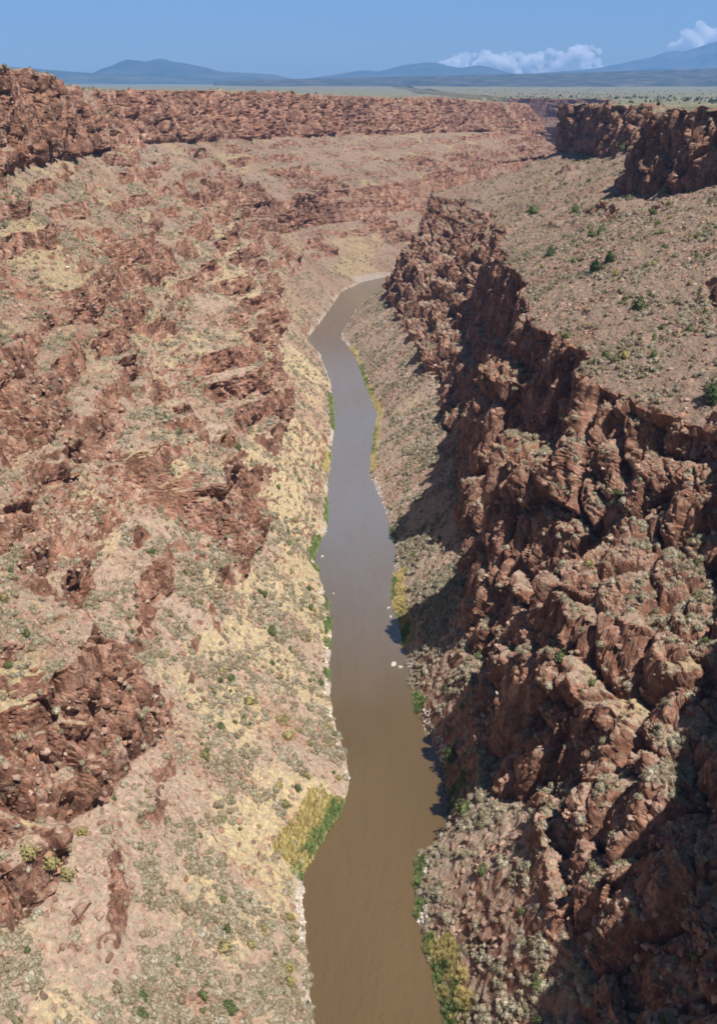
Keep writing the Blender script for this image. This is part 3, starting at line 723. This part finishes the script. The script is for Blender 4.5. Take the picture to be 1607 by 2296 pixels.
for px, py, wpx, lab in BUSH:
    p = drop(px, py + wpx * .3)
    if p is None: continue
    d = p.y * math.cos(PITCH) + (CAMZ - p.z) * math.sin(PITCH); s_ = wpx * d / F
    if 'juniper' in lab:
        juniper(p, s_ * 1.0, lab, None, 1.1)
    else:
        m = olives[0] if ('olive' in lab) else (reeds[0] if 'bright green' in lab and False else greens[len(lab) % 3])
        place(m, 'green_shrub', p, s_ * 1.05, random.random() * 6, lab, 'shrub', None)
for px, py, wpx, nm, mat_, lab in [
    (412,1672,16,'boulder','p','bright white boulder alone on the yellow slope left of the river'),
    (152,600,10,'boulder','p','tiny bright white rock high on the grey-green slope at the left'),
    (880,1494,20,'river_rock','p','largest pale rock standing off the right bank in the river'),
    (897,1499,12,'river_rock','p','small pale rock between the large river rock and the right bank'),
    (722,1250,9,'river_rock','p','small pale rock just off the left bank in the river'),
    (748,1334,8,'river_rock','p','small pale rock in the water off the left bank point'),
    (872,1365,11,'river_rock','p','pale rock at the edge of the rocky shore in mid-river view'),
    (876,1385,10,'river_rock','p','pale rock just nearer than its neighbour off the rocky right shore'),
    (992,1712,12,'river_rock','p','pale rock at the water beneath the shaded headland'),
    (1014,1785,14,'river_rock','p','pale block at the water beside the bright green bush'),
    (190,2040,46,'boulder','r','large tan slab lying on the pink scree at the bottom left'),
    (222,2052,26,'boulder','r','tan block touching the large slab on the bottom left scree'),
    (440,2120,22,'boulder','r','tan block next to the tiny bright green plant on the left scree')]:
    p = drop(px, py)
    if p is None: continue
    if nm == 'river_rock': p = Vector((p.x, p.y, 0))
    d = p.y * math.cos(PITCH) + (CAMZ - p.z) * math.sin(PITCH); s_ = wpx * d / F
    place(pales[len(lab) % 4] if mat_ == 'p' else rocks[len(lab) % 6], nm, p, s_ * 1.25, random.random() * 6, lab, 'rock', None)
# junipers standing along the rims and out on the plain
random.seed(5)
for px, py, wpx in [(317,193,10),(352,196,7),(488,196,9),(655,205,6),(708,207,5),(10,152,12),(1222,228,5),(1475,232,10),(1440,240,8),(1310,232,6),(1330,222,7),(1380,218,8),(1420,214,7),(1500,214,9),(1540,222,10),(1590,226,8),(1360,228,6),(1280,214,8),(1255,212,6)]:
    p = drop(px, py + 4)
    for k in range(8):
        if p is not None and p.z > 125: break
        p = drop(px, py + 4 - 2 * k)
    if p is None: continue
    d = p.y * math.cos(PITCH) + (CAMZ - p.z) * math.sin(PITCH)
    if d > 6000: continue
    s_ = min(7, max(2.2, wpx * d / F)); left = px < 1165
    juniper(p, s_, 'small dark juniper on the rim edge left of the gorge' if left else 'small dark juniper on the plateau right of the gorge', 'junipers along the left rim' if left else 'junipers on the right plateau', 1.15)
# band of far junipers seen beyond the gap
pts = []
for i in range(1500):
    px = random.uniform(1040, 1610); Yt = random.uniform(1500, 6500) if i % 3 else random.uniform(1900, 2900)
    pts.append((((px - CX) / F) * Yt * .95, Yt))
pts = np.array(pts)
def ground_z(x, y):
    i = np.clip(np.searchsorted(YS, y), 1, NY - 1); out = np.zeros(len(x)); okk = np.zeros(len(x), bool)
    for k in range(len(x)):
        row = X[i[k]]; j = np.searchsorted(row, x[k]); j = min(max(j, 1), NX - 1)
        out[k] = Zz[i[k], j]; okk[k] = plateau[i[k], j]
    return out, okk
gz, okk = ground_z(pts[:, 0], pts[:, 1])
P3 = np.column_stack([pts, gz])[okk & (fbm(pts[:, 0] / 300, pts[:, 1] / 300, 0, 2, 401) > -.1)]
jm = [j[0] for j in JP]
gn_scatter('juniper_woodland', P3, size_pow(len(P3), 2, 5, 2.2), jm, 'thin dark juniper woodland dotted over the far plain beyond the gorge', 'woodland')

# ------------------------------------------------------------------ mountains
def mountain_mat(name, dark, light, sc):
    t = NT(name); P = t.pos()
    c = t.ramp(t.noise(sc, 8, .68, P), [(.40, dark), (.56, tuple(.6 * a + .4 * b for a, b in zip(dark, light))), (.70, light)])
    t.bsdf(c, 1, .0, bump=t.noise(sc * 4, 5, .6, P), bstr=.5, bdist=25); return t.m
def mountain(name, D, prof, near_w, mat, seed, amp=.25, base=60, foot=0):
    a = np.array([aty(px, py, D) for px, py in prof]); xs = np.linspace(a[0, 1], a[-1, 1], 420); zr = np.interp(xs, a[:, 1], a[:, 2])
    k = max(3, int(420 * .008)); zr = np.convolve(np.pad(zr, k, mode='edge'), np.ones(2 * k + 1) / (2 * k + 1), 'valid')
    vs = np.linspace(-1, 1, 90); G = np.zeros((90, 420, 3))
    for r, v in enumerate(vs):
        wdt = near_w if v < 0 else near_w * .7
        s_ = (1 - abs(v)) ** 1.35
        hr = (zr - base)
        n_ = ridged(xs / (near_w * .35) + 3, 0 * xs + v * 1.2, 0 * xs, 4, seed)
        z = base - foot + (hr + foot) * s_ * (1 - amp * (1 - n_) * .5 * (1 - s_) * 2)
        G[r, :, 0] = xs * (1 + v * wdt / D); G[r, :, 1] = D + v * wdt; G[r, :, 2] = z + hr.clip(0) * .05 * fbm(xs / (near_w * .12), 0 * xs + v * 9, 0 * xs, 3, seed + 5) * (abs(v) > .03)
    v = G.reshape(-1, 3); f = [(i * 420 + j, i * 420 + j + 1, (i + 1) * 420 + j + 1, (i + 1) * 420 + j) for i in range(89) for j in range(419)]
    o = bpy.data.objects.new(name, fast_mesh(name, v, f, mat, True)); COL.objects.link(o); o['kind'] = 'structure'; return o
MM = mountain_mat('forested_mountain', (.035, .05, .035), (.13, .12, .085), .0016)
MP = mountain_mat('wooded_foothill', (.020, .030, .024), (.17, .14, .10), .005)
mountain('mountain', 17000, [(195,172),(208,163),(225,155),(250,147),(268,138),(285,132),(300,134),(330,137),(350,131),(368,131),(385,137),(410,140),(440,146),(470,153),(495,160),(560,163),(620,167),(640,173),(665,180)], 2200, MM, 501)
mountain('mountain', 14500, [(-140,130),(-60,138),(0,146),(50,151),(110,156),(160,160),(205,163),(300,167),(400,171),(520,180)], 2400, MM, 502)
mountain('mountain', 19500, [(630,182),(700,174),(740,168),(775,163),(800,158),(825,157),(850,160),(880,152),(905,145),(940,141),(965,139),(985,141),(1010,148),(1035,152),(1050,148),(1075,146),(1100,150),(1130,160),(1160,166),(1250,168),(1300,172)], 2500, MM, 503)
mountain('mountain', 22500, [(1100,176),(1180,165),(1240,161),(1300,156),(1350,150),(1400,140),(1430,133),(1460,127),(1490,116),(1510,113),(1530,115),(1560,106),(1590,96),(1607,92),(1680,70),(1760,60),(1850,80)], 3400, MM, 504)
mountain('foothills', 11500, [(480,182),(640,177),(800,174),(960,170),(1130,166),(1300,162),(1450,157),(1607,153),(1850,146)], 4300, MP, 505, .12, 70)

# ------------------------------------------------------------------ clouds, beyond the air box
def cloud(name, D, blobs, label):
    bm = bmesh.new()
    for px, py, r in blobs:
        Yy, x, z = aty(px, py, D + random.uniform(-400, 400)); rr = r * D / F
        mtx = __import__('mathutils').Matrix.Translation((x, Yy, z)) @ __import__('mathutils').Matrix.Diagonal((rr, rr * 1.2, rr, 1))
        bmesh.ops.create_icosphere(bm, subdivisions=3, radius=1, matrix=mtx)
    m = bpy.data.meshes.new(name); bm.to_mesh(m); bm.free()
    o = bpy.data.objects.new(name, m); COL.objects.link(o); o['kind'] = 'structure'
    rm = o.modifiers.new('r', 'REMESH'); rm.mode = 'VOXEL'; rm.voxel_size = 45
    tx = bpy.data.textures.new(name, 'CLOUDS'); tx.noise_scale = 420; tx.noise_depth = 4
    dm = o.modifiers.new('d', 'DISPLACE'); dm.texture = tx; dm.strength = 420; dm.mid_level = .55; dm.texture_coords = 'GLOBAL'
    t = NT('cloud_vapour'); pv = t.n('ShaderNodeVolumePrincipled'); pv.inputs['Color'].default_value = (1, 1, 1, 1); pv.inputs['Density'].default_value = .007; pv.inputs['Anisotropy'].default_value = 0
    t.l(pv.outputs[0], t.out.inputs['Volume']); m.materials.append(t.m)
    return o
random.seed(11)
bl = []
for px in range(990, 1350, 14):
    top = np.interp(px, [985, 1020, 1060, 1085, 1110, 1150, 1190, 1215, 1235, 1262, 1290, 1330, 1352, 1365], [140, 124, 118, 112, 122, 112, 122, 117, 104, 120, 104, 98, 118, 140])
    for k in range(3):
        r = random.uniform(7, 13); y = random.uniform(top + r, 168)
        bl.append((px + random.uniform(-6, 6), y, r))
    bl.append((px, top + 8, 8))
cloud('cloud', 34000, bl, '')
bl = []
for px in range(1518, 1740, 16):
    top = np.interp(px, [1505, 1530, 1560, 1600, 1700], [100, 62, 50, 44, 40])
    for k in range(4): r = random.uniform(10, 19); bl.append((px + random.uniform(-7, 7), random.uniform(top + r, 130), r))
cloud('cloud', 34000, bl, '')

# ------------------------------------------------------------------ the air
def haze():
    x0, x1, y0, y1, z0, z1 = -15500, 15500, -1500, 28500, -4.2, 2100
    v = [(x, y, z) for z in (z0, z1) for y in (y0, y1) for x in (x0, x1)]
    m = fast_mesh('haze', v, [(0, 2, 3, 1), (4, 5, 7, 6), (0, 1, 5, 4), (2, 6, 7, 3), (0, 4, 6, 2), (1, 3, 7, 5)])
    t = NT('air'); pv = t.n('ShaderNodeVolumePrincipled'); pv.inputs['Color'].default_value = HAZE_COL; pv.inputs['Density'].default_value = HAZE_D; pv.inputs['Anisotropy'].default_value = 0.0
    t.l(pv.outputs[0], t.out.inputs['Volume']); m.materials.append(t.m)
    o = bpy.data.objects.new('haze', m); COL.objects.link(o); o['kind'] = 'stuff'; tag(o, 'thin blue haze over the far plain and mountains', 'haze')
HAZE_COL = (.20, .45, .95, 1); HAZE_D = 5.2e-5
haze()
C.render.engine = 'CYCLES'; C.cycles.use_denoising = True
C.cycles.filter_width = 1.7; C.cycles.max_bounces = 16; C.cycles.diffuse_bounces = 2; C.cycles.glossy_bounces = 2; C.cycles.volume_bounces = 16; C.cycles.transparent_max_bounces = 8
print('script', round(time.time() - T0, 1))
